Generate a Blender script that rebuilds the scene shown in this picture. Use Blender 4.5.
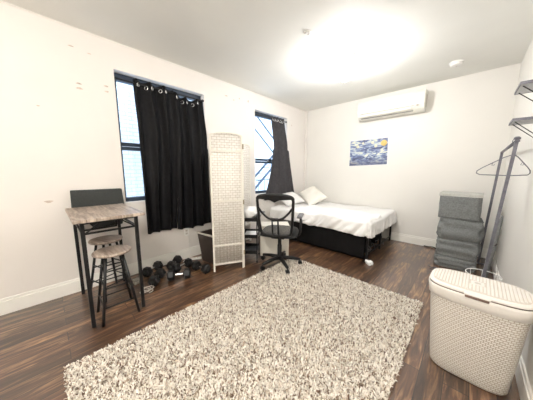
import bpy, math, random
import numpy as np
from mathutils import Vector, Matrix, Euler, noise
PI = math.pi
R = math.radians
random.seed(7)
for o in list(bpy.data.objects):
    bpy.data.objects.remove(o)
S = bpy.context.scene
COL = S.collection

# ------------------------------------------------------------ camera, world, light, exposure
cam_d = bpy.data.cameras.new('camera'); cam_d.sensor_width = 36; cam_d.lens = 210.8 / 533 * 36
cam_d.clip_start = .02; cam_d.clip_end = 200
cam = bpy.data.objects.new('camera', cam_d); COL.objects.link(cam)
cam.location = (0, 0, 1.3)
cam.rotation_euler = (R(90 - 7.87), 0, R(43.77))
S.camera = cam

W = bpy.data.worlds.new('daylight'); S.world = W; W.use_nodes = True
bg = W.node_tree.nodes['Background']
bg.inputs[0].default_value = (.80, .90, 1, 1); bg.inputs[1].default_value = 5.0

S.view_settings.view_transform = 'Standard'
S.view_settings.look = 'None'
S.view_settings.gamma = 1
S.view_settings.use_curve_mapping = False
S.view_settings.exposure = 0.22
LAMP_MAIN = 205.0     # emission of the glowing globe by the window wall
FILL_REAR = 500.0     # emission of the fill globe added behind the camera

XL, XR, YB, YF, H = -2.96, .347, 4.465, -1.7, 2.703

# ------------------------------------------------------------ materials
def mat(name, col=(.8, .8, .8), rough=.5, metal=0, noise_amt=0, nscale=8, bump=0, bscale=60, spec=.4, emit=None, strength=0,
        alpha=1, sheen=0, coat=0, stretch=None):
    m = bpy.data.materials.new(name); m.use_nodes = True
    nt = m.node_tree; N = nt.nodes; L = nt.links
    b = N['Principled BSDF']
    b.inputs['Base Color'].default_value = (*col, 1)
    b.inputs['Roughness'].default_value = rough
    b.inputs['Metallic'].default_value = metal
    b.inputs['Specular IOR Level'].default_value = spec
    b.inputs['Alpha'].default_value = alpha
    b.inputs['Sheen Weight'].default_value = sheen
    b.inputs['Coat Weight'].default_value = coat
    if emit:
        b.inputs['Emission Color'].default_value = (*emit, 1); b.inputs['Emission Strength'].default_value = strength
    if noise_amt or bump:
        tc = N.new('ShaderNodeTexCoord'); mp = N.new('ShaderNodeMapping')
        L.new(tc.outputs['Object'], mp.inputs[0])
        if stretch: mp.inputs['Scale'].default_value = stretch
    if noise_amt:
        n = N.new('ShaderNodeTexNoise'); n.inputs['Scale'].default_value = nscale; n.inputs['Detail'].default_value = 6
        L.new(mp.outputs[0], n.inputs[0])
        r = N.new('ShaderNodeValToRGB')
        r.color_ramp.elements[0].position = .3; r.color_ramp.elements[1].position = .72
        r.color_ramp.elements[0].color = (*[c * (1 - noise_amt) for c in col], 1)
        r.color_ramp.elements[1].color = (*[min(1, c * (1 + noise_amt)) for c in col], 1)
        L.new(n.outputs[0], r.inputs[0]); L.new(r.outputs[0], b.inputs['Base Color'])
    if bump:
        n2 = N.new('ShaderNodeTexNoise'); n2.inputs['Scale'].default_value = bscale; n2.inputs['Detail'].default_value = 4
        L.new(mp.outputs[0], n2.inputs[0])
        bp = N.new('ShaderNodeBump'); bp.inputs['Strength'].default_value = bump; bp.inputs['Distance'].default_value = .01
        L.new(n2.outputs[0], bp.inputs['Height']); L.new(bp.outputs[0], b.inputs['Normal'])
    return m

def lk(m): return m.node_tree.nodes, m.node_tree.links

M = {}
M['wall'] = mat('wall_paint', (.80, .76, .72), .55, noise_amt=.03, nscale=1.6, bump=.08, bscale=30)
M['wall_back'] = mat('wall_paint_back', (.82, .80, .755), .5, noise_amt=.02, nscale=1.6, bump=.06, bscale=30)
M['ceiling'] = mat('ceiling_paint', (.87, .87, .83), .7, noise_amt=.02, nscale=2, bump=.05, bscale=30)
M['trim'] = mat('trim_gloss', (.90, .88, .83), .3, noise_amt=.03, nscale=5)
M['patch'] = mat('spackle', (.60, .50, .43), .8, noise_amt=.25, nscale=40)
M['black_metal'] = mat('black_metal', (.006, .006, .007), .42, .0, noise_amt=.2, nscale=30)
M['black_plastic'] = mat('black_plastic', (.007, .007, .008), .45, noise_amt=.2, nscale=40)
M['rubber'] = mat('rubber', (.007, .007, .008), .5, bump=.2, bscale=120)
M['grey_metal'] = mat('grey_metal', (.16, .16, .19), .4, .3, noise_amt=.15, nscale=30)
M['chrome'] = mat('chrome', (.82, .82, .83), .18, 1.0, noise_amt=.03)
M['white_plastic'] = mat('white_plastic', (.86, .85, .82), .35, noise_amt=.015)
M['ac_white'] = mat('ac_plastic', (.86, .85, .78), .35, noise_amt=.01)
M['ac_dark'] = mat('ac_slot', (.3, .29, .27), .5, noise_amt=.05)
M['white_wire'] = mat('white_wire', (.85, .85, .83), .35, noise_amt=.02)
M['black_cloth'] = mat('black_curtain', (.006, .006, .007), .6, noise_amt=.3, nscale=20, bump=.25, bscale=350, spec=.15)
M['grey_cloth'] = mat('charcoal_curtain', (.055, .052, .056), .6, noise_amt=.15, nscale=20, bump=.2, bscale=350, spec=.2)
M['skirt'] = mat('black_fabric', (.007, .007, .008), .6, noise_amt=.3, nscale=9, bump=.2, bscale=200, spec=.2)
M['panel_grey'] = mat('dark_grey_cover', (.028, .032, .031), .65, noise_amt=.15, nscale=60, bump=.2, bscale=300)
M['sheet'] = mat('white_sheet', (.86, .85, .84), .75, noise_amt=.015, bump=.15, bscale=14)
M['duvet'] = mat('white_duvet', (.88, .87, .86), .75, noise_amt=.015, bump=.15, bscale=12)
M['pillow'] = mat('ivory_pillow', (.88, .85, .78), .75, noise_amt=.02, bump=.25, bscale=16)
M['fab_box'] = mat('grey_box_fabric', (.19, .20, .20), .75, noise_amt=.25, nscale=70, bump=.3, bscale=200)
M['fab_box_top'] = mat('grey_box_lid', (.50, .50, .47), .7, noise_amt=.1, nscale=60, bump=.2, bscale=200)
M['shelf_grey'] = mat('shelf_grey', (.26, .27, .28), .6, noise_amt=.2, nscale=90)
M['shelf_board'] = mat('shelf_board', (.68, .69, .70), .6, noise_amt=.15, nscale=90)
M['mesh_fab'] = mat('chair_mesh', (.55, .53, .48), .7, noise_amt=.1, nscale=200, alpha=.2)
M['seat_fab'] = mat('seat_fabric', (.014, .014, .015), .75, noise_amt=.3, nscale=150)
M['arm_grey'] = mat('arm_pad', (.16, .16, .17), .5, noise_amt=.1)
M['lamp'] = mat('lamp_glow', (1, 1, 1), .5, emit=(1, .985, .975), strength=LAMP_MAIN)
M['fill_lamp'] = mat('fill_glow_rear', (1, 1, 1), .5, emit=(1, .95, .89), strength=FILL_REAR)
M['canopy'] = mat('lamp_canopy', (.75, .78, .8), .35, .3, noise_amt=.02)
M['box_white'] = mat('white_box', (.86, .82, .73), .5, noise_amt=.02)
M['bin_body'] = mat('dark_bin', (.045, .033, .028), .5, noise_amt=.15, nscale=20)
M['bin_liner'] = mat('bin_rim', (.62, .58, .52), .45, noise_amt=.05)
M['paper'] = mat('paper_white', (.82, .82, .81), .7, noise_amt=.05, nscale=20, bump=.3, bscale=20)
M['win_frame'] = mat('window_frame_paint', (.035, .05, .075), .4, noise_amt=.1)
M['bag'] = mat('clear_bag', (.45, .42, .36), .25, noise_amt=.5, nscale=35, alpha=.7)
M['steel_blue'] = mat('blue_grey_render', (.62, .72, .82), .8, noise_amt=.12, nscale=1.5, bump=.2, bscale=20)
M['far_pane'] = mat('far_window_pane', (.22, .30, .38), .15, noise_amt=.2, nscale=2)
M['iron'] = mat('fire_escape_iron', (.05, .07, .10), .5, noise_amt=.2)
M['hamper_lid'] = mat('hamper_lid_plastic', (.84, .80, .75), .38, noise_amt=.02)
M['lid_shade'] = mat('hamper_slot_shade', (.68, .62, .55), .5, noise_amt=.03)
M['hamper_dark'] = mat('hamper_dark_slot', (.16, .10, .08), .5, noise_amt=.1)
M['brass'] = mat('hinge_metal', (.35, .3, .22), .35, .8, noise_amt=.1)

def glass_mat():
    m = bpy.data.materials.new('window_glass'); m.use_nodes = True; N, L = lk(m)
    N.remove(N['Principled BSDF']); out = N['Material Output']
    t = N.new('ShaderNodeBsdfTransparent'); g = N.new('ShaderNodeBsdfGlossy'); g.inputs['Roughness'].default_value = .03
    t.inputs[0].default_value = (.93, .96, 1, 1)
    mx = N.new('ShaderNodeMixShader'); mx.inputs[0].default_value = .05; L.new(t.outputs[0], mx.inputs[1]); L.new(g.outputs[0], mx.inputs[2])
    L.new(mx.outputs[0], out.inputs[0]); return m
M['glass'] = glass_mat()

def floor_mat():
    m = bpy.data.materials.new('brown_wood_planks'); m.use_nodes = True; N, L = lk(m); b = N['Principled BSDF']
    tc = N.new('ShaderNodeTexCoord'); mp = N.new('ShaderNodeMapping'); mp.inputs['Rotation'].default_value = (0, 0, R(90))
    L.new(tc.outputs['Object'], mp.inputs[0])
    br = N.new('ShaderNodeTexBrick'); br.inputs['Scale'].default_value = 1; br.inputs['Brick Width'].default_value = 1.15
    br.inputs['Row Height'].default_value = .118; br.inputs['Mortar Size'].default_value = .0022; br.offset = .37
    br.inputs['Color1'].default_value = (0, 0, 0, 1); br.inputs['Color2'].default_value = (1, 1, 1, 1)
    br.inputs['Mortar'].default_value = (.5, .5, .5, 1); br.inputs['Bias'].default_value = 0
    L.new(mp.outputs[0], br.inputs[0])
    # grain stretched along the planks, shifted per plank
    add = N.new('ShaderNodeVectorMath'); add.operation = 'MULTIPLY_ADD'
    L.new(br.outputs['Color'], add.inputs[0]); add.inputs[1].default_value = (7, 7, 7); L.new(mp.outputs[0], add.inputs[2])
    mp2 = N.new('ShaderNodeMapping'); mp2.inputs['Scale'].default_value = (1.9, 17, 1); L.new(add.outputs[0], mp2.inputs[0])
    n = N.new('ShaderNodeTexNoise'); n.inputs['Scale'].default_value = 1.6; n.inputs['Detail'].default_value = 9; n.inputs['Roughness'].default_value = .65
    n.inputs['Distortion'].default_value = .8
    L.new(mp2.outputs[0], n.inputs[0])
    r = N.new('ShaderNodeValToRGB'); e = r.color_ramp.elements
    e[0].position = .28; e[0].color = (.012, .0045, .0025, 1)
    e[1].position = .74; e[1].color = (.36, .205, .10, 1)
    k = e.new(.50); k.color = (.085, .038, .019, 1)
    L.new(n.outputs[0], r.inputs[0])
    hsv = N.new('ShaderNodeHueSaturation')
    mr = N.new('ShaderNodeMapRange'); mr.inputs[3].default_value = .6; mr.inputs[4].default_value = 1.45
    L.new(br.outputs['Color'], mr.inputs[0]); L.new(mr.outputs[0], hsv.inputs['Value']); L.new(r.outputs[0], hsv.inputs['Color'])
    mix = N.new('ShaderNodeMixRGB'); L.new(br.outputs['Fac'], mix.inputs[0]); L.new(hsv.outputs[0], mix.inputs[1]); mix.inputs[2].default_value = (.008, .004, .003, 1)
    L.new(mix.outputs[0], b.inputs['Base Color'])
    mr2 = N.new('ShaderNodeMapRange'); mr2.inputs[3].default_value = .30; mr2.inputs[4].default_value = .52
    L.new(n.outputs[0], mr2.inputs[0]); L.new(mr2.outputs[0], b.inputs['Roughness'])
    b.inputs['Coat Weight'].default_value = .9; b.inputs['Coat Roughness'].default_value = .24; b.inputs['Coat IOR'].default_value = 1.7
    bp = N.new('ShaderNodeBump'); bp.inputs['Strength'].default_value = .25; bp.inputs['Distance'].default_value = .004
    sub = N.new('ShaderNodeMath'); sub.operation = 'SUBTRACT'; L.new(n.outputs[0], sub.inputs[0]); L.new(br.outputs['Fac'], sub.inputs[1])
    L.new(sub.outputs[0], bp.inputs['Height']); L.new(bp.outputs[0], b.inputs['Normal'])
    return m
M['floor'] = floor_mat()

def wood_top():
    m = bpy.data.materials.new('weathered_wood'); m.use_nodes = True; N, L = lk(m); b = N['Principled BSDF']
    tc = N.new('ShaderNodeTexCoord'); mp = N.new('ShaderNodeMapping'); mp.inputs['Scale'].default_value = (3, 22, 3); L.new(tc.outputs['Object'], mp.inputs[0])
    n = N.new('ShaderNodeTexNoise'); n.inputs['Scale'].default_value = 1.5; n.inputs['Detail'].default_value = 8; n.inputs['Distortion'].default_value = 1
    L.new(mp.outputs[0], n.inputs[0]); r = N.new('ShaderNodeValToRGB'); e = r.color_ramp.elements
    e[0].position = .3; e[0].color = (.17, .125, .095, 1); e[1].position = .7; e[1].color = (.52, .43, .36, 1)
    L.new(n.outputs[0], r.inputs[0]); L.new(r.outputs[0], b.inputs['Base Color']); b.inputs['Roughness'].default_value = .42
    return m
M['wood'] = wood_top()

def weave(name, c_hi, c_lo, bw, rh, coord='Object', gap=.16, swap=None, strength=.8, dist=.006):
    m = bpy.data.materials.new(name); m.use_nodes = True; N, L = lk(m); b = N['Principled BSDF']
    tc = N.new('ShaderNodeTexCoord'); mp = N.new('ShaderNodeMapping')
    if swap:
        sx = N.new('ShaderNodeSeparateXYZ'); cx = N.new('ShaderNodeCombineXYZ'); L.new(tc.outputs[coord], sx.inputs[0])
        L.new(sx.outputs['XYZ'.index(swap[0])], cx.inputs[0]); L.new(sx.outputs['XYZ'.index(swap[1])], cx.inputs[1]); L.new(cx.outputs[0], mp.inputs[0])
    else: L.new(tc.outputs[coord], mp.inputs[0])
    br = N.new('ShaderNodeTexBrick'); br.inputs['Scale'].default_value = 1; br.inputs['Brick Width'].default_value = bw
    br.inputs['Row Height'].default_value = rh; br.inputs['Mortar Size'].default_value = rh * gap; br.inputs['Mortar Smooth'].default_value = .8
    br.inputs['Color1'].default_value = (*c_hi, 1); br.inputs['Color2'].default_value = (*[c * .93 for c in c_hi], 1); br.inputs['Mortar'].default_value = (*c_lo, 1)
    L.new(mp.outputs[0], br.inputs[0]); L.new(br.outputs['Color'], b.inputs['Base Color']); b.inputs['Roughness'].default_value = .55
    inv = N.new('ShaderNodeMath'); inv.operation = 'SUBTRACT'; inv.inputs[0].default_value = 1; L.new(br.outputs['Fac'], inv.inputs[1])
    bp = N.new('ShaderNodeBump'); bp.inputs['Strength'].default_value = strength; bp.inputs['Distance'].default_value = .006
    L.new(inv.outputs[0], bp.inputs['Height']); L.new(bp.outputs[0], b.inputs['Normal'])
    return m
M['screen_weave'] = weave('woven_paper_rope', (.90, .86, .80), (.42, .33, .24), .060, .031, swap='XZ', gap=.075, strength=1)
M['screen_frame'] = mat('screen_frame', (.86, .82, .74), .45, noise_amt=.03)
M['hamper'] = weave('hamper_weave', (.90, .86, .79), (.55, .44, .34), .020, .0135, coord='UV', gap=.15, strength=1)
M['brick'] = weave('white_brick', (.46, .50, .54), (.27, .32, .37), .21, .075, swap='YZ', gap=.12, strength=.5)

def pile_mat():
    m = bpy.data.materials.new('shag_pile'); m.use_nodes = True; N, L = lk(m); b = N['Principled BSDF']
    g = N.new('ShaderNodeNewGeometry'); r = N.new('ShaderNodeValToRGB'); e = r.color_ramp.elements
    e[0].position = .08; e[0].color = (.15, .09, .06, 1); e[1].position = 1; e[1].color = (.95, .91, .84, 1)  # darkest tufts: brown flecks, also standing in for shadow gaps in the pile
    k = e.new(.22); k.color = (.55, .45, .35, 1); k = e.new(.42); k.color = (.90, .84, .75, 1)
    L.new(g.outputs['Random Per Island'], r.inputs[0]); L.new(r.outputs[0], b.inputs['Base Color']); b.inputs['Roughness'].default_value = .8
    return m
M['pile'] = pile_mat()
M['rug_back'] = mat('rug_backing', (.42, .35, .28), .9, noise_amt=.2, nscale=60)

# ------------------------------------------------------------ mesh builder
class MB:
    def __init__(s): s.v = []; s.f = []; s.sm = []; s.mi = []; s.T = Matrix.Identity(4); s.m = 0; s.uv = {}
    def add(s, vs, fs, smooth=False):
        n = len(s.v); s.v += [tuple(s.T @ Vector(p)) for p in vs]
        for f in fs: s.f.append([i + n for i in f]); s.sm.append(smooth); s.mi.append(s.m)
        return n
    def box(s, x0, x1, y0, y1, z0, z1, rot=None, bev=0):
        c = Vector(((x0 + x1) / 2, (y0 + y1) / 2, (z0 + z1) / 2)); hx, hy, hz = (x1 - x0) / 2, (y1 - y0) / 2, (z1 - z0) / 2
        if bev <= 0:
            vs = [Vector((a * hx, b * hy, d * hz)) for a in (-1, 1) for b in (-1, 1) for d in (-1, 1)]
            fs = [(0, 1, 3, 2), (4, 6, 7, 5), (0, 4, 5, 1), (2, 3, 7, 6), (0, 2, 6, 4), (1, 5, 7, 3)]
            if rot: vs = [rot @ v for v in vs]
            s.add([v + c for v in vs], fs); return s
        b_ = min(bev, hx * .98, hy * .98, hz * .98); vs = []; idx = {}
        for a in (-1, 1):
            for b in (-1, 1):
                for d in (-1, 1):
                    for k in range(3):
                        p = [a * (hx - b_), b * (hy - b_), d * (hz - b_)]; p[k] = (a * hx, b * hy, d * hz)[k]
                        idx[(a, b, d, k)] = len(vs); vs.append(Vector(p))
        fs = []
        for k in range(3):
            o = [i for i in range(3) if i != k]
            for sg in (-1, 1):
                q = []
                for t in ((-1, -1), (1, -1), (1, 1), (-1, 1)):
                    c3 = [0, 0, 0]; c3[k] = sg; c3[o[0]] = t[0]; c3[o[1]] = t[1]; q.append(idx[(*c3, k)])
                flip = (sg == 1) ^ (k == 1)
                fs.append(q if flip else q[::-1])
        for k in range(3):
            o = [i for i in range(3) if i != k]
            for t in ((-1, -1), (1, -1), (1, 1), (-1, 1)):
                def K(e, w):
                    c3 = [0, 0, 0]; c3[k] = e; c3[o[0]] = t[0]; c3[o[1]] = t[1]; return idx[(*c3, w)]
                fs.append([K(-1, o[0]), K(1, o[0]), K(1, o[1]), K(-1, o[1])])
        for a in (-1, 1):
            for b in (-1, 1):
                for d in (-1, 1): fs.append([idx[(a, b, d, 0)], idx[(a, b, d, 1)], idx[(a, b, d, 2)]])
        if rot: vs = [rot @ v for v in vs]
        s.add([v + c for v in vs], fs); return s
    def tube(s, pts, r, n=8, closed=False, cap=True, sq=False):
        pts = [Vector(p) for p in pts]; N = len(pts)
        rs = r if isinstance(r, (list, tuple)) else [r] * N
        vs = []; up = None
        for i, p in enumerate(pts):
            a = pts[(i - 1) % N] if (i > 0 or closed) else p; b = pts[(i + 1) % N] if (i < N - 1 or closed) else p
            t = (b - a).normalized()
            if up is None:
                up = Vector((0, 0, 1)) if abs(t.z) < .9 else Vector((0, 1, 0))
            u = (up - t * up.dot(t)).normalized(); up = u; w = t.cross(u)
            for k in range(n):
                an = 2 * PI * k / n + (PI / 4 if sq else 0); vs.append(p + (u * math.cos(an) + w * math.sin(an)) * rs[i] * (1.414 if sq else 1))
        fs = []
        for i in range(N if closed else N - 1):
            j = (i + 1) % N
            for k in range(n):
                l = (k + 1) % n; fs.append((i * n + k, i * n + l, j * n + l, j * n + k))
        if cap and not closed: fs += [tuple(range(n))[::-1], tuple((N - 1) * n + k for k in range(n))]
        s.add(vs, fs, not sq); return s
    def bar(s, a, b, r, sq=True): return s.tube([a, b], r, 4 if sq else 8, sq=sq)
    def lathe(s, prof, c=(0, 0, 0), n=24, axis='Z', capb=True, capt=True):
        vs = []
        for (r, z) in prof:
            for k in range(n):
                a = 2 * PI * k / n; x, y = r * math.cos(a), r * math.sin(a)
                p = (x, y, z) if axis == 'Z' else ((z, x, y) if axis == 'X' else (y, z, x))
                vs.append((p[0] + c[0], p[1] + c[1], p[2] + c[2]))
        fs = []
        for i in range(len(prof) - 1):
            for k in range(n):
                l = (k + 1) % n; fs.append((i * n + k, i * n + l, (i + 1) * n + l, (i + 1) * n + k))
        if capb: fs.append(tuple(range(n))[::-1])
        if capt: fs.append(tuple((len(prof) - 1) * n + k for k in range(n)))
        s.add(vs, fs, n > 8); return s
    def prism(s, poly, d0, d1, plane='XZ'):
        def P(a, b, d): return {'XZ': (a, d, b), 'XY': (a, b, d), 'YZ': (d, a, b)}[plane]
        n = len(poly); vs = [P(a, b, d0) for a, b in poly] + [P(a, b, d1) for a, b in poly]
        fs = [tuple(range(n)), tuple(range(n, 2 * n))[::-1]] + [(i, (i + 1) % n + 0, (i + 1) % n + n, i + n)[::-1] for i in range(n)]
        s.add(vs, fs); return s
    def grid(s, fn, nu, nv, smooth=True):
        vs = [fn(i / nu, j / nv) for j in range(nv + 1) for i in range(nu + 1)]
        fs = [(j * (nu + 1) + i, j * (nu + 1) + i + 1, (j + 1) * (nu + 1) + i + 1, (j + 1) * (nu + 1) + i) for j in range(nv) for i in range(nu)]
        s.add(vs, fs, smooth); return s
    def build(s, name, m, parent=None, loc=None, rz=0, smooth_all=None):
        me = bpy.data.meshes.new(name); me.from_pydata(s.v, [], s.f); me.update()
        me.polygons.foreach_set('use_smooth', [bool(x) if smooth_all is None else smooth_all for x in s.sm])
        for mm in (m if isinstance(m, (list, tuple)) else [m]): me.materials.append(mm)
        me.polygons.foreach_set('material_index', s.mi)
        import bmesh
        bm = bmesh.new(); bm.from_mesh(me); bmesh.ops.recalc_face_normals(bm, faces=bm.faces); bm.to_mesh(me); bm.free()
        o = bpy.data.objects.new(name, me); COL.objects.link(o)
        if parent: o.parent = parent
        if loc: o.location = loc
        if rz: o.rotation_euler.z = rz
        return o

def tag(o, label=None, cat=None, group=None, kind=None):
    if label: o['label'] = label
    if cat: o['category'] = cat
    if group: o['group'] = group
    if kind: o['kind'] = kind
    return o
def thing(name, label, cat, loc=(0, 0, 0), rz=0, group=None):
    o = bpy.data.objects.new(name, None); COL.objects.link(o); o.location = loc; o.rotation_euler.z = rz; o.empty_display_size = .1
    return tag(o, label, cat, group)
def copy_tree(o, parent=None):
    kids = list(o.children); c = o.copy(); COL.objects.link(c)
    if parent: c.parent = parent
    for k in kids: copy_tree(k, c)
    return c
def struct(o): o['kind'] = 'structure'; return o
def mod(o, kind, **kw):
    m = o.modifiers.new(kind.lower(), kind)
    for k, v in kw.items(): setattr(m, k, v)
    return m

# ------------------------------------------------------------ room shell
struct(MB().box(XL - .25, XR + .2, YF - .2, YB + .2, -.1, 0).build('floor', M['floor']))
struct(MB().box(XL - .25, XR + .2, YF - .2, YB + .2, H, H + .1).build('ceiling', M['ceiling']))
WIN = [(.64, 1.75, .92, 2.42), (2.78, 3.735, .85, 2.42)]
T = .2
w = MB(); ys = [YF - .2, WIN[0][0], WIN[0][1], WIN[1][0], WIN[1][1], YB + .2]
w.box(XL - T, XL, ys[0], ys[1], 0, H); w.box(XL - T, XL, ys[2], ys[3], 0, H); w.box(XL - T, XL, ys[4], ys[5], 0, H)
for (a, b, c, d) in WIN: w.box(XL - T, XL, a, b, 0, c); w.box(XL - T, XL, a, b, d, H)
wl = struct(w.build('wall_left', M['wall']))
struct(MB().box(XL, XR, YB, YB + .2, 0, H).build('wall_back', M['wall_back']))
struct(MB().box(XR, XR + .2, YF - .2, YB + .2, 0, H).build('wall_right', M['wall_back']))
struct(MB().box(XL, XR, YF - .2, YF, 0, H).build('wall_front', M['wall_back']))
def base_prof(x0, x1, y0, y1, side):
    b = MB()
    if side == 'L': b.box(XL, XL + .016, y0, y1, 0, .125, bev=.002); b.box(XL, XL + .010, y0, y1, .123, .152, bev=.003)
    if side == 'B': b.box(x0, x1, YB - .016, YB, 0, .12, bev=.002); b.box(x0, x1, YB - .010, YB, .118, .147, bev=.003)
    if side == 'R': b.box(XR - .016, XR, y0, y1, 0, .12, bev=.002); b.box(XR - .010, XR, y0, y1, .118, .147, bev=.003)
    return b
struct(base_prof(0, 0, YF, YB, 'L').build('baseboard_left', M['trim']))
struct(base_prof(XL + .017, XR - .017, 0, 0, 'B').build('baseboard_back', M['trim']))
struct(base_prof(0, 0, YF, YB, 'R').build('baseboard_right', M['trim']))
# thin caulked bead along the left wall and ceiling
struct(MB().tube([(XL + .004, YF, H - .004), (XL + .004, YB, H - .004)], .006, 6).build('trim_1', M['trim']))
# boxed pipe chase up the corner
struct(MB().box(XL, XL + .05, YB - .05, YB, .153, H, bev=.006).build('trim_2', M['wall']))
# spackled marks on the left wall
def wall_pt(u, v):   # point on left wall by height/depth
    return u, v
pm = MB()
for (y, z, a, b) in [(.33, 2.18, .022, .008), (.33, 2.135, .026, .010), (.56, 2.215, .02, .008), (.56, 2.16, .018, .008), (.30, 2.52, .022, .006), (.44, 2.50, .016, .005),
                     (.02, 1.9, .012, .006), (2.15, 2.5, .03, .008), (2.3, 2.47, .014, .01), (2.42, 2.52, .012, .012), (2.62, 2.52, .012, .02), (3.9, 2.3, .01, .018), (.0, 1.0, .03, .012)]:
    ring = [(XL + .0012, y + a * math.cos(t) * (1 + .3 * math.sin(3 * t + y * 9)), z + b * math.sin(t)) for t in [2 * PI * k / 14 for k in range(14)]]
    ring2 = [(XL, p[1], p[2]) for p in ring]
    pm.add(ring + ring2, [tuple(range(14))] + [(i, (i + 1) % 14, (i + 1) % 14 + 14, i + 14) for i in range(14)])
pm.build('paint_patch', M['patch'], wl)

# windows
def window(n, y0, y1, z0, z1, zr, mull=None):
    x = XL - .13; f = MB()
    t = .035
    f.box(x - .03, x + .03, y0, y0 + t, z0, z1); f.box(x - .03, x + .03, y1 - t, y1, z0, z1)
    f.box(x - .03, x + .03, y0 + t, y1 - t, z1 - .075, z1); f.box(x - .035, x + .045, y0 + t, y1 - t, z0, z0 + .05)
    f.box(x - .028, x + .0, y0 + t, y1 - t, zr, zr + .045); f.box(x + .0, x + .03, y0 + t, y1 - t, zr - .05, zr - .008)
    if mull: f.box(x - .02, x + .02, mull, mull + .03, zr + .045, z1 - .075)
    o = struct(f.build('window_%d' % n, M['win_frame']))
    tag(MB().box(x - .016, x - .012, y0 + t, y1 - t, zr + .02, z1 - .07).build('pane', M['glass'], o))
    MB().box(x + .012, x + .016, y0 + t, y1 - t, z0 + .04, zr - .03).build('pane', M['glass'], o)
    MB().box(x + .02, x + .05, (y0 + y1) / 2 - .04, (y0 + y1) / 2 + .04, zr - .008, zr + .012, bev=.004).build('sash_lock', M['chrome'], o)
    return o
window(1, *WIN[0], 1.60)
window(2, *WIN[1], 1.50)

# outside
nb = thing('brick_building', 'white painted brick building seen through the window beside the bar table', 'building', (-5.0, 1, -4))
MB().box(-.3, 0, -6, 1.9, 0, 12).build('brick_wall', M['brick'], nb)
b2 = thing('rendered_building', 'pale blue grey building with iron fire escape seen through the window above the bed', 'building', (-6.2, 6, -4))
MB().box(-.3, 0, -2.6, 7, 0, 14).build('wall', M['steel_blue'], b2)
for yy in (-1.2, .6, 2.4):
    for zz in (4.4, 7.4):
        wf = MB().box(.0, .05, yy, yy + .9, zz, zz + 1.3).build('window', M['trim'], b2)
        MB().box(.05, .06, yy + .07, yy + .83, zz + .07, zz + 1.23).build('pane', M['far_pane'], wf)
fe = thing('fire_escape', 'black iron fire escape stairs on the blue grey building outside', 'fire escape', (-5.48, 6, -4))
for zz in (4.0, 8.3):
    pf = MB()
    for k in range(9): pf.box(-.58 + k * .115, -.565 + k * .115, -2.2, 3.4, zz + .01, zz + .04)
    for k in range(8): pf.box(-.58, .355, -2.2 + k * .795, -2.17 + k * .795, zz, zz + .05)
    pf.build('platform', M['iron'], fe)
for zz in (4.0, 8.3):
    rl = MB()
    for dz in (.5, 1.0): rl.bar((.33, -2.2, zz + dz), (.33, 3.4, zz + dz), .014)
    for k in range(20): rl.bar((.33, -2.2 + k * .295, zz + .05), (.33, -2.2 + k * .295, zz + 1.0), .008)
    rl.build('railing', M['iron'], fe)
st = MB()
for xx in (-.25, .25): st.bar((xx, -1.9, 4.05), (xx, 1.7, 7.0), .03)
for k in range(1, 13): st.box(-.25, .25, -1.9 + k * .277 - .08, -1.9 + k * .277 + .08, 4.05 + k * .227, 4.05 + k * .227 + .02)
for xx in (-.25, .25): st.bar((xx, 1.9, 7.05), (xx, -1.2, 9.8), .03); st.bar((xx, 2.9, 4.05), (xx, -1.4, 7.4), .02)
st.build('stair', M['iron'], fe)

# ------------------------------------------------------------ rug
rug = MB().box(-1.80, -.215, -.035, 2.435, 0.0, .012, bev=.003).build('shag_rug', M['rug_back'])
tag(rug, 'large cream shag rug with taupe flecks on the wood floor', 'rug')
def pile():
    rng = np.random.default_rng(3); n = 96000
    x = rng.uniform(-1.80, -.215, n); y = rng.uniform(-.035, 2.435, n)
    a = rng.uniform(0, 2 * PI, n); lean = rng.uniform(.2, 1.0, n) ; L = rng.uniform(.018, .031, n); wd = rng.uniform(.0028, .0052, n)
    # clumps lean together a little
    cl = np.sin(x * 23 + np.sin(y * 17) * 2) + np.cos(y * 21 + np.sin(x * 19) * 2)
    a = a + cl * .5
    dx, dy = np.cos(a), np.sin(a); px, py = -dy, dx
    z0 = np.full(n, .008)
    V = np.zeros((n, 6, 3))
    l1 = L * .5; h1 = l1 * np.cos(lean * .5); o1 = l1 * np.sin(lean * .5)
    h2 = h1 + l1 * np.cos(lean * 1.5); o2 = o1 + l1 * np.sin(lean * 1.5)
    tw = rng.uniform(-.8, .8, n)
    for k, (h, o, ww, t) in enumerate(((0, 0, 1, 0), (h1, o1, 1.15, .5), (h2, o2, .55, 1))):
        c, s_ = np.cos(tw * t), np.sin(tw * t)
        qx, qy = px * c - py * s_, px * s_ + py * c
        V[:, 2 * k, 0] = x + dx * o - qx * wd * ww; V[:, 2 * k, 1] = y + dy * o - qy * wd * ww; V[:, 2 * k, 2] = z0 + h
        V[:, 2 * k + 1, 0] = x + dx * o + qx * wd * ww; V[:, 2 * k + 1, 1] = y + dy * o + qy * wd * ww; V[:, 2 * k + 1, 2] = z0 + h
    me = bpy.data.meshes.new('pile'); me.vertices.add(n * 6); me.vertices.foreach_set('co', V.reshape(-1))
    base = (np.arange(n) * 6)[:, None]
    F = np.concatenate([base + np.array([0, 1, 3, 2]), base + np.array([2, 3, 5, 4])], 1).reshape(-1)
    me.loops.add(len(F)); me.loops.foreach_set('vertex_index', F)
    me.polygons.add(2 * n); me.polygons.foreach_set('loop_start', np.arange(2 * n) * 4)
    me.update(calc_edges=True); me.validate()
    me.materials.append(M['pile'])
    o = bpy.data.objects.new('pile', me); COL.objects.link(o); o.parent = rug; o['kind'] = 'stuff'
pile()

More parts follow.
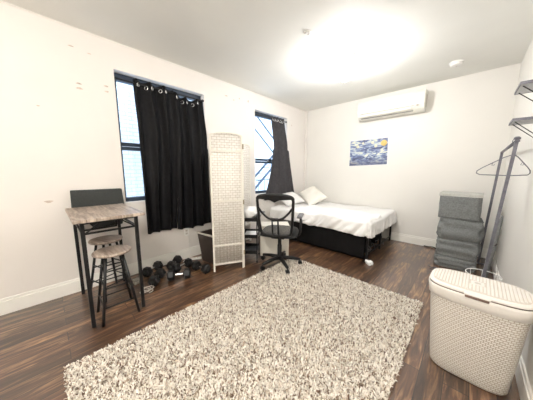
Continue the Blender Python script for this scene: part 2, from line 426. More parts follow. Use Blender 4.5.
# ------------------------------------------------------------ bed
BX0, BX1, BY0, BY1 = -2.86, -.96, 3.12, 4.40
bed = thing('bed', 'black metal platform bed with white mattress in the corner under the poster', 'bed', (0, 0, 0))
f = MB(); zr = .33
for y in (BY0, BY1 - .03): f.box(BX0, BX1, y, y + .03, zr, zr + .035)
for x in (BX0, BX1 - .03, (BX0 + BX1) / 2): f.box(x, x + .03, BY0 + .03, BY1 - .03, zr, zr + .035)
f.box(BX0, BX1, 3.745, 3.775, zr, zr + .035)
f.build('frame', M['black_metal'], bed)
for k in range(11):
    x = BX0 + .12 + k * .166
    MB().box(x, x + .03, BY0 + .031, BY1 - .031, zr + .036, zr + .046).build('slat', M['black_metal'], bed)
for x in (BX0 + .002, BX1 - .032):
    for y in (BY0 + .002, 3.745, BY1 - .032):
        MB().box(x, x + .028, y, y + .028, 0, zr).build('leg', M['black_metal'], bed)
MB().box(BX1 - .024, BX1 - .010, BY0 + .03, BY1 - .032, .075, .09).build('foot_rail', M['black_metal'], bed)
# black sheet on the long side: bed skirt and under-bed shadow in one
sk = MB()
sk.grid(lambda u, v: (BX0 + .05 + u * (BX1 - BX0 - .10), BY0 - .012 + .006 * math.sin(u * 40) * (1 - v) + (1 - v) * .01, .012 + v * (zr + .02)), 80, 8)
o = sk.build('skirt_and_shadow', M['skirt'], bed); mod(o, 'SOLIDIFY', thickness=.003, offset=0)
mt = MB().box(BX0 + .02, BX1 + .0, BY0 - .03, BY1 + .02, zr + .048, .565, bev=.05).build('mattress', M['sheet'], bed)
mod(mt, 'BEVEL', width=.03, segments=4)
def drape(x0, x1, y0, y1, ztop, hangx, hangy, lift, seed, fold=.012, wr=.008, ynear=True):
    """cloth over the mattress: flat on top, hanging over the foot (x1) and the near side (y0)"""
    r = .045
    def fn(u, v):
        a = x0 + u * (x1 - x0 + hangx); b = y1 - v * (y1 - y0 + hangy)
        da = max(0, a - (x1 - r)); db = max(0, (y0 + r) - b) if ynear else 0
        d = math.hypot(da, db)
        px, py = min(a, x1 - r), max(b, y0 + r) if ynear else b
        nv = noise.noise(Vector((a * 2.2, b * 2.6, seed))) ; nv2 = noise.noise(Vector((a * 7 + nv * 2, b * 5, seed + 4)))
        ridge = 1 - abs(noise.noise(Vector((a * 3.1 + b * 2.0, b * 2.0 - a * .5, seed + 9)))) * 2
        cr = 1 - 3 * abs(noise.noise(Vector((a * 4.2 - b * 3.4, a * 1.2 + b * 1.4, seed + 21))))
        z = ztop + lift + wr * nv * 1.2 + wr * .5 * nv2 + wr * 1.3 * max(0, ridge - .5) + wr * .5 * max(0, cr)
        if d > 0:
            nx, ny = da / d, -db / d
            th = min(d / r, PI / 2); out = r * math.sin(th); dn = min(r * (1 - math.cos(th)) + max(0, d - r * PI / 2), .215 + .018 * nv)
            s = (a * 1.0 + b * 1.0)
            depth = min(1, max(0, d - .03) / .16)
            sl = a + dn * .9 if db >= da else -b - dn * .6
            wave = 1.5 * noise.noise(Vector((sl * 11, dn * 2.5, seed + 2))) + 1.1 * (1 - 2.6 * abs(noise.noise(Vector((sl * 7.5, dn * 1.5, seed + 12))))) - .4
            o_ = out + lift + depth * (fold * wave + fold * 1.2) + dn * .04
            px += nx * o_; py += ny * o_; z -= dn
            z = max(z, .05)
        return (px, py, z)
    return fn
sh = MB().grid(drape(BX0 + .03, BX1 + .02, BY0 - .045, BY1 + .03, .568, .24, .17, .004, 1.3, .016, .012), 150, 120).build('bed_sheet', M['sheet'])
tag(sh, 'white fitted sheet draped over the mattress and hanging at its foot', 'bed sheet'); mod(sh, 'SOLIDIFY', thickness=.002, offset=1)
def duv(u, v):
    base = drape(-2.25, BX1 - .02, BY0 - .05, 3.66, .576, .19, .185, .012, 6.1, .020, .026)
    x, y, z = base(u, v)
    e = min(u * 26, (v) * 18, 1); z += .012 * math.sin(min(1, e) * PI) if z > .57 else 0
    return (x + (.06 * math.sin(v * 9) + .03 * math.sin(v * 23)) * (1 - u) ** 3, y + .035 * math.sin(u * 11) * (1 - v) ** 3, z)
dv = MB().grid(duv, 150, 110).build('duvet', M['duvet'])
tag(dv, 'rumpled white cover pulled over the near side of the bed', 'blanket'); mod(dv, 'SOLIDIFY', thickness=.012, offset=1)
def pillow(name, label, loc, rot, a, b, t, m, seed):
    p = MB()
    for sgn in (1, -1):
        def fn(u, v, sgn=sgn):
            x, y = u * 2 - 1, v * 2 - 1
            e = max(0, (1 - abs(x) ** 2.6)) * max(0, (1 - abs(y) ** 2.6))
            z = sgn * t * e ** .42 * (1 + .10 * noise.noise(Vector((x * 2.2, y * 2.2, seed))))
            pin = 1 - .07 * (1 - abs(x) ** 2) * abs(y) ** 4; pin2 = 1 - .07 * (1 - abs(y) ** 2) * abs(x) ** 4
            z += .012 * noise.noise(Vector((x * 4, y * 3, seed + 5))) * (e ** .5)
            return (x * a * pin2, y * b * pin, z)
        p.grid(fn, 30, 26)
    o = p.build(name, m); o.location = loc; o.rotation_euler = rot
    return tag(o, label, 'pillow', 'pillows at the head of the bed')
pillow('pillow', 'plump ivory pillow leaning at the head of the bed, nearer the poster', (-2.50, 4.08, .755), (R(28), R(22), R(-28)), .29, .22, .085, M['pillow'], 2)
pillow('pillow', 'flat white pillow behind the ivory one, beside the charcoal curtain', (-2.72, 3.58, .715), (R(4), R(28), R(2)), .19, .30, .07, M['sheet'], 8)

# things stored under the bed
def lump(name, label, cat, loc, size, m, seed, rot=0, flat=.5, amp=.25):
    p = MB()
    def fn(u, v):
        th = u * 2 * PI; ph = v * PI
        d = Vector((math.sin(ph) * math.cos(th), math.sin(ph) * math.sin(th), math.cos(ph)))
        sgn = lambda q: math.copysign(abs(q) ** .7, q)
        k = 1 + amp * noise.noise(d * 1.8 + Vector((seed, 0, 0))) + amp * .5 * noise.noise(d * 5 + Vector((seed, 3, 0)))
        z = sgn(d.z) * k
        return (sgn(d.x) * k * size[0], sgn(d.y) * k * size[1], max(0, size[2] * .82 + z * size[2] * .9) if True else 0)
    p.grid(fn, 32, 18)
    o = p.build(name, m, loc=loc, rz=rot)
    return tag(o, label, cat)
lump('storage_bag', 'slumped black bag stored under the foot of the bed', 'bag', (-1.22, 3.52, 0), (.16, .22, .11), M['skirt'], 3)
lump('storage_bag', 'low black bag under the bed against the back wall', 'bag', (-1.30, 4.10, 0), (.22, .18, .09), M['skirt'], 11)
cb = MB(); rr = random.Random(5)
pts = []
for k in range(60):
    t = k / 59; pts.append((-1.04 + .05 * math.sin(t * 21) , 3.30 + t * .75, .03 + .035 * (1 + math.sin(t * 31)) + .02 * math.sin(t * 57)))
cb.tube(pts, .0045, 6)
tag(cb.build('cord', M['shelf_grey']), 'grey cord looped under the foot of the bed', 'cord')

# ------------------------------------------------------------ curtains, rods
def rod(label, y0, y1, z, x, m):
    t = thing('curtain_rod', label, 'curtain rod', (x, (y0 + y1) / 2, z), group=None)
    h = (y1 - y0) / 2
    MB().tube([(0, -h + .012, 0), (0, h - .012, 0)], .009, 10).build('tube', m, t)
    for s in (-1, 1): MB().lathe([(.016, min(s * h, s * (h - .012))), (.016, max(s * h, s * (h - .012)))], n=12, axis='Y').build('end_cap', m, t)
rod('dark tension rod across the window beside the bar table', .64, 1.75, 2.335, XL - .022, M['black_metal'])
rod('dark tension rod across the window above the bed', 2.78, 3.735, 2.345, XL - .022, M['black_metal'])

def curtain(label, y0, y1, yb0, yb1, ztop, zbot, m, folds, seed, gro=True, ampt=.024, ampb=.04, group=None, bow=0, notch=0, gather=0, pw=1.3):
    xt = XL - .022; xb = XL + .058
    def fn(u, v):        # v: 0 bottom, 1 top
        k = 1 - v
        z = zbot + (ztop - zbot) * v
        # stays inside the reveal near the top, comes forward of the wall below
        e = min(1, k / .35); xc = xt + (xb - xt) * (e * e * (3 - 2 * e))
        w0 = y0 + (yb0 - y0) * k ** pw ; w1 = y1 + (yb1 - y1) * k ** pw
        uu = u + .012 * noise.noise(Vector((u * 5, v * 2.5, seed))) * 2
        y = w0 + (w1 - w0) * uu
        ph = folds * 2 * PI * u + .7 * noise.noise(Vector((u * 3, v * 1.6, seed + 3))) * 2
        amp = ampt + (ampb - ampt) * k
        mod_ = 1 + .5 * noise.noise(Vector((u * 4, v * 1.2, seed + 7)))
        x = xc + amp * mod_ * math.sin(ph) * (1 if v < .92 else 1)
        y += amp * .35 * math.cos(ph * 1.0)
        x = max(x, XL + .012) if z < 1.0 and m is not None else x
        if v > .6: y = min(max(y, y0 + .001), y1)
        z += .012 * math.sin(ph) * (1 if v > .95 else 0) - bow * math.sin(u * PI) * k - notch * math.sin(u * PI) * v ** 6
        return (x, y, z)
    o = MB().grid(fn, 150, 60).build('curtain', m)
    mod(o, 'SOLIDIFY', thickness=.003, offset=0)
    tag(o, label, 'curtain', group)
    if gro:
        for k in range(folds * 2 - 1):
            u = (k + .9) / (folds * 2)
            x, y, z = fn(u, .985)
            ring = [(0, .021 * math.cos(t), .021 * math.sin(t)) for t in [2 * PI * q / 20 for q in range(20)]]
            g = MB().tube(ring, .0055, 8, closed=True).build('grommet', M['chrome'], o)
            g.location = (x + .006, y, z - .045 + .01); g.rotation_euler.z = (-1) ** k * .9
    return o
g_ = 'black curtains at the bar table window'
curtain('long black grommet curtain, left one of the pair beside the bar table', .815, 1.30, .825, 1.20, 2.375, .50, M['black_cloth'], 3, 1.0, group=g_, ampb=.035, gather=1)
curtain('long black grommet curtain, right one of the pair, next to the woven screen', 1.27, 1.735, 1.21, 1.74, 2.355, .485, M['black_cloth'], 3, 4.0, group=g_, bow=.02, notch=.05)
curtain('charcoal curtain gathered to one side above the head of the bed', 3.24, 3.69, 2.94, 3.98, 2.385, .72, M['grey_cloth'], 5, 9.0, ampt=.022, ampb=.035, pw=2.3)

# ------------------------------------------------------------ air conditioner, poster, ceiling fittings
ac = thing('air_conditioner', 'white split air conditioner mounted high on the back wall', 'air conditioner', (-1.145, YB, 2.265))
prof = [(0, .0), (-.13, .0), (-.185, .035), (-.215, .10), (-.222, .18), (-.218, .27), (-.19, .32), (0, .325)]
body = MB(); L2 = .525
body.prism([(y, z) for y, z in prof], -L2, L2, 'YZ')
ob = body.build('housing', M['ac_white'], ac); mod(ob, 'BEVEL', width=.012, segments=3)
MB().box(-.45, .36, -.224, -.19, .028, .075, rot=Matrix.Rotation(R(-28), 3, 'X'), bev=.006).build('louvre', M['ac_white'], ac)
MB().box(-.47, .38, -.2165, -.20, .086, .090).build('air_slot', M['ac_dark'], ac)
MB().box(-.46, .37, -.165, -.15, .010, .024).build('air_slot', M['ac_dark'], ac)
MB().lathe([(.016, -.229), (.014, -.212)], (.43, 0, .085), 20, 'Y').build('indicator_ring', M['bin_liner'], ac)
MB().box(L2 + .0005, L2 + .003, -.13, -.04, .06, .26, bev=.001).build('side_panel', M['bin_liner'], ac)

def poster_mat():
    m = bpy.data.materials.new('poster_print'); m.use_nodes = True; N, L = lk(m); b = N['Principled BSDF']; b.inputs['Roughness'].default_value = .5
    tc = N.new('ShaderNodeTexCoord'); mp = N.new('ShaderNodeMapping'); mp.inputs['Scale'].default_value = (3.2, 1, 9); L.new(tc.outputs['Object'], mp.inputs[0])
    n = N.new('ShaderNodeTexNoise'); n.inputs['Scale'].default_value = 1.9; n.inputs['Detail'].default_value = 5; n.inputs['Distortion'].default_value = 1.5
    L.new(mp.outputs[0], n.inputs[0]); r = N.new('ShaderNodeValToRGB'); e = r.color_ramp.elements
    e[0].position = .30; e[0].color = (.05, .06, .12, 1); e[1].position = .68; e[1].color = (.85, .82, .58, 1)
    for p, c in ((.42, (.12, .15, .28, 1)), (.50, (.24, .31, .50, 1)), (.57, (.55, .62, .66, 1))): k = e.new(p); k.color = c
    L.new(n.outputs[0], r.inputs[0])
    # lower band is darker grey blue ground, as printed
    sp = N.new('ShaderNodeSeparateXYZ'); L.new(tc.outputs['Object'], sp.inputs[0])
    mr = N.new('ShaderNodeMapRange'); mr.inputs[1].default_value = -.08; mr.inputs[2].default_value = -.20; L.new(sp.outputs[2], mr.inputs[0])
    mx = N.new('ShaderNodeMixRGB'); mx.inputs[2].default_value = (.09, .10, .17, 1)
    ml = N.new('ShaderNodeMath'); ml.operation = 'MULTIPLY'; ml.inputs[1].default_value = .7; L.new(mr.outputs[0], ml.inputs[0])
    L.new(ml.outputs[0], mx.inputs[0]); L.new(r.outputs[0], mx.inputs[1]); L.new(mx.outputs[0], b.inputs['Base Color'])
    return m
po = thing('poster', 'unframed blue and cream landscape poster taped on the back wall', 'poster', (-1.50, YB - .001, 1.655))
quad = [(-.366, -.268), (.372, -.245), (.357, .268), (-.365, .263)]
MB().prism(quad, -.004, 0, 'XZ').build('paper', M['paper'], po)
q2 = [(-.352, -.252), (.356, -.231), (.342, .254), (-.351, .248)]
MB().prism(q2, -.0055, -.0041, 'XZ').build('print', poster_mat(), po)
pale = mat('poster_pale', (.82, .80, .62), .5, noise_amt=.15, nscale=60); gold = mat('poster_gold', (.85, .62, .22), .5, noise_amt=.1, nscale=60)
for (x, z, r_, m_) in [(-.20, .13, .03, pale), (.08, .19, .03, pale), (-.10, .19, .022, pale), (.14, .12, .028, pale), (.28, .165, .055, gold)]:
    MB().lathe([(r_, -.0066), (r_, -.0056)], (x, 0, z), 18, 'Y').build('printed_disc', m_, po)

lamp = thing('ceiling_lamp', 'glowing white ceiling lamp hanging near the bed end of the room', 'ceiling lamp', (-1.27, 2.78, H))
MB().lathe([(.15, 0), (.15, -.018), (.14, -.03), (.020, -.036), (.016, -.10), (.03, -.108)], n=36, capb=False).build('canopy', M['canopy'], lamp)
MB().lathe([(.016, -.105), (.045, -.112), (.078, -.14), (.088, -.18), (.078, -.222), (.045, -.25), (.004, -.258)], n=28).build('lamp_shade', M['lamp'], lamp)
fill_lamp = thing('ceiling_lamp', 'round fill lamp added behind the camera to brighten the rug and hamper', 'ceiling lamp', (-.35, -.65, H))  # unseen lamp, added to lift the brightness of rug and hamper
MB().lathe([(.065, 0), (.065, -.012), (.05, -.03), (.014, -.034), (.012, -.085), (.02, -.095)], n=28, capb=False).build('canopy', M['canopy'], fill_lamp)
MB().lathe([(.012, -.085), (.035, -.092), (.075, -.115), (.085, -.145), (.075, -.178), (.04, -.198), (.004, -.205)], n=28).build('lamp_shade', M['fill_lamp'], fill_lamp)

sd = thing('smoke_detector', 'round white smoke detector on the ceiling near the back wall', 'smoke detector', (-.262, 3.86, H))
MB().lathe([(.078, 0), (.078, -.012), (.070, -.016)], n=28, capb=False).build('base_plate', M['white_plastic'], sd)
MB().lathe([(.066, -.0165), (.064, -.034), (.05, -.044), (.01, -.046)], n=28).build('cover', M['white_plastic'], sd)
MB().lathe([(.010, -.0465), (.008, -.050)], n=12).build('test_button', M['bin_liner'], sd)
sp = MB().lathe([(.036, 0), (.034, -.006), (.022, -.012), (.018, -.009)], (-1.337, 2.007, H), 24, capb=False).build('ceiling_escutcheon', M['white_plastic'])
tag(sp, 'small round white plate on the ceiling in front of the lamp', 'ceiling plate')

def outlet(y, z):
    t = thing('wall_outlet', 'ivory duplex outlet low on the wall under the black curtain', 'outlet', (XL, y, z))
    MB().box(0, .007, -.036, .036, -.058, .058, bev=.002).build('cover_plate', M['white_plastic'], t)
    for s in (-1, 1):
        r = MB().box(.007, .0095, -.017, .017, s * .022 - .015, s * .022 + .015, bev=.001).build('receptacle', M['bin_liner'], t)
        sl = MB()
        for k in (-.006, .006): sl.box(.0095, .010, k - .001, k + .001, s * .022 - .005, s * .022 + .006)
        sl.build('slot', M['black_plastic'], r)
outlet(1.37, .40)

# ------------------------------------------------------------ bar table and stools
TZ = .93
tb = thing('bar_table', 'tall bar table with weathered wood top and black legs against the left wall', 'table', (-2.475, .347, 0))
MB().box(-.395, .395, -.243, .243, TZ - .026, TZ, bev=.004).build('tabletop', M['wood'], tb)
r = .0135; lx, ly = .350, .187; LO = -.035
for sx in (-1, 1):
    for sy in (-1, 1): MB().box(LO + sx * lx - r, LO + sx * lx + r, sy * ly - r, sy * ly + r, 0, TZ - .027, bev=.002).build('leg', M['black_metal'], tb)
a = MB()
for sy in (-1, 1): a.box(LO - lx + r, LO + lx - r, sy * ly - .008, sy * ly + .008, TZ - .050, TZ - .028); a.box(LO - lx + r, LO + lx - r, sy * ly - .007, sy * ly + .007, TZ - .135, TZ - .120)
for sx in (-1, 1): a.box(LO + sx * lx - .008, LO + sx * lx + .008, -ly + r, ly - r, TZ - .050, TZ - .028); a.box(LO + sx * lx - .007, LO + sx * lx + .007, -ly + r, ly - r, TZ - .135, TZ - .120)
a.build('apron_rail', M['black_metal'], tb)
for sx in (-1, 1):
    for sy in (-1, 1):
        MB().bar((LO + sx * (lx), sy * (ly - .012), TZ - .128), (LO + sx * lx, sy * (ly - .11), TZ - .052), .005).build('brace', M['black_metal'], tb)
a = MB(); a.box(LO - lx - r - .040, LO - lx - r, -.15, .17, TZ - .262, TZ - .25)
for s in (-.15, .155): a.box(LO - lx - r - .012, LO - lx - r, s, s + .015, TZ - .25, TZ - .13)
a.build('rear_shelf', M['black_metal'], tb)
# dark flat case wedged between the table and the wall
cs = MB(); zs = [TZ - .249, TZ - .17, TZ - .045, TZ - .03, TZ + .165]
pf = [(.235 + .08, zs[0]), (.59 - .01, zs[0]), (.615, TZ - .03), (.602, TZ + .168), (.16, TZ + .172), (.155, TZ - .01), (.26, TZ - .17)]
cs.prism(pf, XL + .012, XL + .055, 'YZ')
o = cs.build('flat_case', M['panel_grey']); mod(o, 'BEVEL', width=.008, segments=2)
tag(o, 'dark grey flat case standing upright between the bar table and the wall', 'case')
MB().tube([(XL + .0585, .26, TZ - .1), (XL + .062, .30, TZ - .13), (XL + .062, .50, TZ - .13), (XL + .0585, .54, TZ - .1)], .004, 6).build('handle', M['black_plastic'], o)

def make_stool():
    t = thing('bar_stool', 'round wood topped stool with black splayed legs, in front of the other stool', 'stool', group='stools at the bar table')
    MB().lathe([(.135, -.024), (.143, -.020), (.146, -.012), (.144, -.003), (.138, 0)], (0, 0, .60), 36).build('seat', M['wood'], t)
    MB().lathe([(.10, .565), (.10, .575)], n=24).build('seat_plate', M['black_metal'], t)
    tops = []
    for k in range(4):
        an = PI / 4 + k * PI / 2; c, s = math.cos(an), math.sin(an)
        MB().tube([(.085 * c, .085 * s, .57), (.19 * c, .19 * s, .0)], .0115, 10).build('leg', M['black_metal'], t)
    for z in (.14, .30, .44):
        rr_ = .085 + (.19 - .085) * (.57 - z) / .57
        for k in range(4):
            a0 = PI / 4 + k * PI / 2; a1 = a0 + PI / 2; dz = 0 if k % 2 else .03
            MB().tube([(rr_ * math.cos(a0), rr_ * math.sin(a0), z + dz), (rr_ * math.cos(a1), rr_ * math.sin(a1), z + dz)], .006, 8).build('stretcher', M['black_metal'], t)
    return t
s1 = make_stool(); s2 = copy_tree(s1)
s1.location = (-2.245, .35, 0); s1.rotation_euler.z = 0
s2.location = (-2.68, .375, 0); s2.rotation_euler.z = R(20)
s2['label'] = 'round wood topped stool nearest the wall, mostly hidden under the bar table'

# ------------------------------------------------------------ dumbbells, cords, bag
def make_dumbbell():
    t = thing('dumbbell', 'dumbbell', 'dumbbell', group='hex dumbbells on the floor')
    MB().lathe([(.0135, -.075), (.015, -.04), (.0165, 0), (.015, .04), (.0135, .075)], (0, 0, 0), 16, 'X').build('handle', M['chrome'], t)
    for s in (-1, 1):
        h = MB().lathe([(.048, s * .058), (.067, s * .068), (.069, s * .124), (.052, s * .14)], (0, 0, 0), 6, 'X').build('weight_head', M['rubber'], t)
        MB().lathe([(.024, s * .1405), (.022, s * .142)], (0, 0, 0), 18, 'X').build('end_disc', M['panel_grey'], h)
    return t
db = make_dumbbell()
dl = [((-2.44, 1.01), 60, 0, 'black hex dumbbell lying nearest the wood floor, foremost of the heap'),
      ((-2.56, .80), 140, 0, 'black hex dumbbell beside the tangled cords, closest to the bar table'),
      ((-2.83, .84), 120, 0, 'black hex dumbbell against the baseboard nearest the stools'),
      ((-2.81, 1.11), 132, 0, 'black hex dumbbell at the back of the heap, middle of the baseboard'),
      ((-2.65, 1.15), 100, 0, 'black hex dumbbell with bright handle directly under the window edge'),
      ((-2.42, 1.29), 12, 0, 'black hex dumbbell nearest the dark bin')]
for i, ((x, y), a_, z_, lab) in enumerate(dl):
    o = db if i == 0 else copy_tree(db)
    # hexagon heads rest on a flat side
    o.scale = (.92, .92, .92); o.location = (x, y, .0550); o.rotation_euler = (R(0), 0, R(a_)); o['label'] = lab
cc = MB(); rr = random.Random(2); pts = []
for k in range(90):
    t = k / 89 * 2 * PI * 3.3
    pts.append((-2.41 + (.05 + .02 * math.sin(t * .7)) * math.cos(t), .645 + (.05 + .02 * math.cos(t * 1.3)) * math.sin(t), .008 + k * .00045 + .004 * math.sin(t * 2.1)))
cc.tube(pts, .004, 6)
tag(cc.build('coiled_cord', M['bin_liner']), 'pale coiled cord on the floor between bar table and dumbbells', 'cord')
lump('plastic_bag', 'small crumpled translucent bag beside the dumbbells near the table leg', 'bag', (-2.70, .62, .0), (.05, .04, .025), M['bag'], 21, amp=.5)
pts = [(XL + .013, 1.37, .376), (XL + .03, 1.375, .36), (XL + .025, 1.39, .26), (XL + .035, 1.40, .12), (XL + .05, 1.41, .012), (XL + .06, 1.30, .007), (XL + .10, 1.25, .007), (XL + .16, 1.27, .007), (XL + .17, 1.31, .007)]
tag(MB().tube(pts, .0032, 6).build('white_cord', M['white_plastic']), 'thin white cord dropping from the wall outlet to the floor', 'cord')
ps = thing('power_strip', 'white power strip on the floor between the wall and the dark bin', 'power strip', (-2.80, 1.33, 0), R(-22))
MB().box(-.11, .11, -.022, .022, 0.001, .028, bev=.004).build('housing', M['white_plastic'], ps)
for k in range(4): MB().box(-.09 + k * .045, -.064 + k * .045, -.012, .012, .028, .0295).build('socket', M['bin_liner'], ps)
ps.location = (-2.835, 1.40, 0); ps.rotation_euler.z = R(60)

# dark waste bin behind the screen
wb = thing('waste_bin', 'dark rectangular bin with pale rim behind the woven screen', 'bin', (-2.60, 1.58, 0), R(8))
b = MB()
def frus(b, a0, b0, a1, b1, z0, z1, t=0):
    vs = [(-a0, -b0, z0), (a0, -b0, z0), (a0, b0, z0), (-a0, b0, z0), (-a1, -b1, z1), (a1, -b1, z1), (a1, b1, z1), (-a1, b1, z1)]
    return vs
o_ = frus(b, .13, .085, .175, .12, 0, .42); i_ = frus(b, .12, .075, .163, .108, .01, .42)
b.add(o_ + i_, [(3, 2, 1, 0), (0, 1, 5, 4), (1, 2, 6, 5), (2, 3, 7, 6), (3, 0, 4, 7), (8, 9, 10, 11), (9, 8, 12, 13), (10, 9, 13, 14), (11, 10, 14, 15), (8, 11, 15, 12),
                (4, 5, 13, 12), (5, 6, 14, 13), (6, 7, 15, 14), (7, 4, 12, 15)])
b.build('body', M['bin_body'], wb)
rim = [(-.178, -.123, .423), (.178, -.123, .423), (.178, .123, .423), (-.178, .123, .423)]
MB().tube(rim, .010, 4, closed=True, sq=True).build('rim', M['bin_liner'], wb)

# ------------------------------------------------------------ woven screen
scr = thing('room_divider', 'tall folding screen of cream woven panels standing by the black curtains', 'room divider')
SP = [(-2.285, 1.387), (-2.096, 1.755), (-2.49, 1.86), (-2.745, 2.185), (-2.875, 2.575)]
def panel(a, b, hinge):
    a, b = Vector((*a, 0)), Vector((*b, 0)); d = b - a; Lw = d.length - .012; an = math.atan2(d.y, d.x)
    t = .011; f = MB(); st_ = .022
    top = lambda x: 1.735 + .035 * (1 - ((x - Lw / 2) / (Lw / 2)) ** 2)
    for x0 in (0, Lw - st_): f.box(x0, x0 + st_, -t, t, 0, top(0) + .004, bev=.002)
    for z in (.085, .335, .915, 1.53): f.box(st_, Lw - st_, -t * .8, t * .8, z, z + .02)
    n = 12
    for k in range(n):
        xa, xb = st_ + (Lw - 2 * st_) * k / n, st_ + (Lw - 2 * st_) * (k + 1) / n
        f.add([(xa, -t, top(xa) - .016), (xb, -t, top(xb) - .016), (xb, t, top(xb) - .016), (xa, t, top(xa) - .016), (xa, -t, top(xa)), (xb, -t, top(xb)), (xb, t, top(xb)), (xa, t, top(xa))],
              [(0, 1, 5, 4), (2, 3, 7, 6), (4, 5, 6, 7), (3, 2, 1, 0)])
    o = f.build('panel', M['screen_frame'], scr, loc=(a.x + d.x / d.length * .006, a.y + d.y / d.length * .006, 0), rz=an)
    poly = [(st_, .1), (Lw - st_, .1)] + [(Lw - st_ - (Lw - 2 * st_) * k / n, top(Lw - st_ - (Lw - 2 * st_) * k / n) - .010) for k in range(n + 1)]
    wv = MB()
    def wf(u, v):
        x = st_ + (Lw - 2 * st_) * u; z = .1 + (top(x) - .11) * v
        return (x, .0025 * math.sin(u * PI * 16), z)
    w_ = wv.grid(wf, 64, 2).build('woven_infill', M['screen_weave'], o); mod(w_, 'SOLIDIFY', thickness=.007, offset=0)
    if hinge:
        for z in (.22, .9, 1.6): MB().box(Lw - .004, Lw + .014, -.014, -.010, z - .03, z + .03).build('hinge', M['brass'], o)
for k in range(4): panel(SP[k], SP[k + 1], k < 3)

# ------------------------------------------------------------ utility cart behind the screen with white cloth
ct = thing('rolling_cart', 'small black wire cart with shelves between the screen and the desk chair', 'cart', (-2.26, 2.02, 0), R(40))
fr = MB()
for sx in (-1, 1):
    for sy in (-1, 1): fr.bar((sx * .11, sy * .15, .03), (sx * .11, sy * .15, .66), .007)
fr.build('frame', M['black_metal'], ct)
for z in (.13, .36, .60):
    s_ = MB(); s_.box(-.115, .115, -.155, .155, z, z + .008)
    for sx in (-1, 1): s_.box(sx * .113 - .003, sx * .113 + .003, -.155, .155, z + .008, z + .05)
    for sy in (-1, 1): s_.box(-.11, .11, sy * .153 - .003, sy * .153 + .003, z + .008, z + .05)
    s_.build('shelf_tray', M['black_metal'], ct)
for sx in (-1, 1):
    for sy in (-1, 1): MB().lathe([(.015, -.008), (.015, .008)], (sx * .11, sy * .15, .015), 14, 'Y').build('caster', M['black_plastic'], ct)
cl = MB()
def clf(u, v):
    th = u * 2 * PI; ph = v * PI
    d = Vector((math.sin(ph) * math.cos(th), math.sin(ph) * math.sin(th), math.cos(ph)))
    k = 1 + .16 * noise.noise(d * 2.2) + .06 * noise.noise(d * 6)
    q = lambda t: math.copysign(abs(t) ** .75, t)
    return (q(d.x) * k * .10, q(d.y) * k * .15, .096 + q(d.z) * k * .084)
cl.grid(clf, 32, 18)
o = cl.build('folded_cloth', M['paper'], loc=(-2.26, 2.02, .605), rz=R(40)); tag(o, 'crumpled white cloth heaped on top of the small black cart', 'cloth')
pp = MB().box(-.08, .10, -.12, .12, 0, .02, bev=.003).build('paper_stack', M['paper'], loc=(-2.26, 2.02, .3685), rz=R(40)); tag(pp, 'stack of white papers on the middle shelf of the cart', 'papers')

# white box behind the chair
wbx = thing('storage_box', 'plain white box cabinet on the floor behind the desk chair', 'box', (-2.16, 2.40, 0), R(45))
MB().box(-.20, .24, -.12, .12, .0, .46, bev=.006).build('body', M['box_white'], wbx)
MB().box(-.206, .246, -.126, .126, .461, .482, bev=.004).build('lid', M['box_white'], wbx)

# ------------------------------------------------------------ desk chair (faces local +Y)
ch = thing('desk_chair', 'black mesh backed swivel desk chair with armrests on the far edge of the rug', 'chair', (-1.795, 2.135, 0), R(28))
RZ = .034   # stands partly on the rug pile
for k in range(5):
    an = R(-129 + 72 * k); c, s = math.cos(an), math.sin(an)
    sp = MB().tube([(.02 * c, .02 * s, RZ + .085), (.14 * c, .14 * s, RZ + .078), (.285 * c, .285 * s, RZ + .055)], [.030, .025, .018], 8).build('base_spoke', M['black_plastic'], ch)
    cs_ = MB()
    nrm = Vector((-s, c, 0))
    for sd_ in (-1, 1):
        ctr = Vector((.285 * c, .285 * s, RZ + .002)) + nrm * sd_ * .011
        ring0 = []; ring1 = []
        for q in range(16):
            t = 2 * PI * q / 16; off = Vector((c, s, 0)) * math.cos(t) * .029 + Vector((0, 0, 1)) * math.sin(t) * .029
            ring0.append(ctr - nrm * .007 + off); ring1.append(ctr + nrm * .007 + off)
        cs_.add(ring0 + ring1, [tuple(range(16)), tuple(range(16, 32))] + [(i, (i + 1) % 16, (i + 1) % 16 + 16, i + 16) for i in range(16)])
    cs_.tube([(.285 * c, .285 * s, RZ + .01), (.285 * c, .285 * s, RZ + .05)], .008, 8)
    cs_.build('caster', M['black_plastic'], sp)
MB().lathe([(.034, RZ + .06), (.034, RZ + .10), (.030, RZ + .11), (.030, RZ + .26), (.025, RZ + .27), (.024, RZ + .36), (.024, RZ + .40)], n=20).build('gas_lift', M['black_plastic'], ch)
MB().box(-.09, .09, -.14, .10, RZ + .385, RZ + .425, bev=.01).build('tilt_mechanism', M['black_plastic'], ch)
MB().tube([(.08, 0, RZ + .40), (.19, .02, RZ + .385), (.235, .02, RZ + .375)], [.005, .005, .009], 8).build('lever', M['black_plastic'], ch)
st_ = MB()
def seatf(u, v):
    x, y = u * 2 - 1, v * 2 - 1
    k = max(0, 1 - abs(x) ** 4) * max(0, 1 - abs(y) ** 4); rx = x * math.sqrt(1 - .22 * y * y); ry = y * math.sqrt(1 - .22 * x * x)
    return (rx * .255, ry * .235 + .02, RZ + .43 + .065 * k ** .35)
st_.grid(seatf, 26, 26)
def seatb(u, v):
    x, y = u * 2 - 1, v * 2 - 1
    k = max(0, 1 - abs(x) ** 4) * max(0, 1 - abs(y) ** 4); rx = x * math.sqrt(1 - .22 * y * y); ry = y * math.sqrt(1 - .22 * x * x)
    return (rx * .255, ry * .235 + .02, RZ + .43 - .02 * k ** .35)
st_.grid(seatb, 26, 26); st_.build('seat', M['seat_fab'], ch)
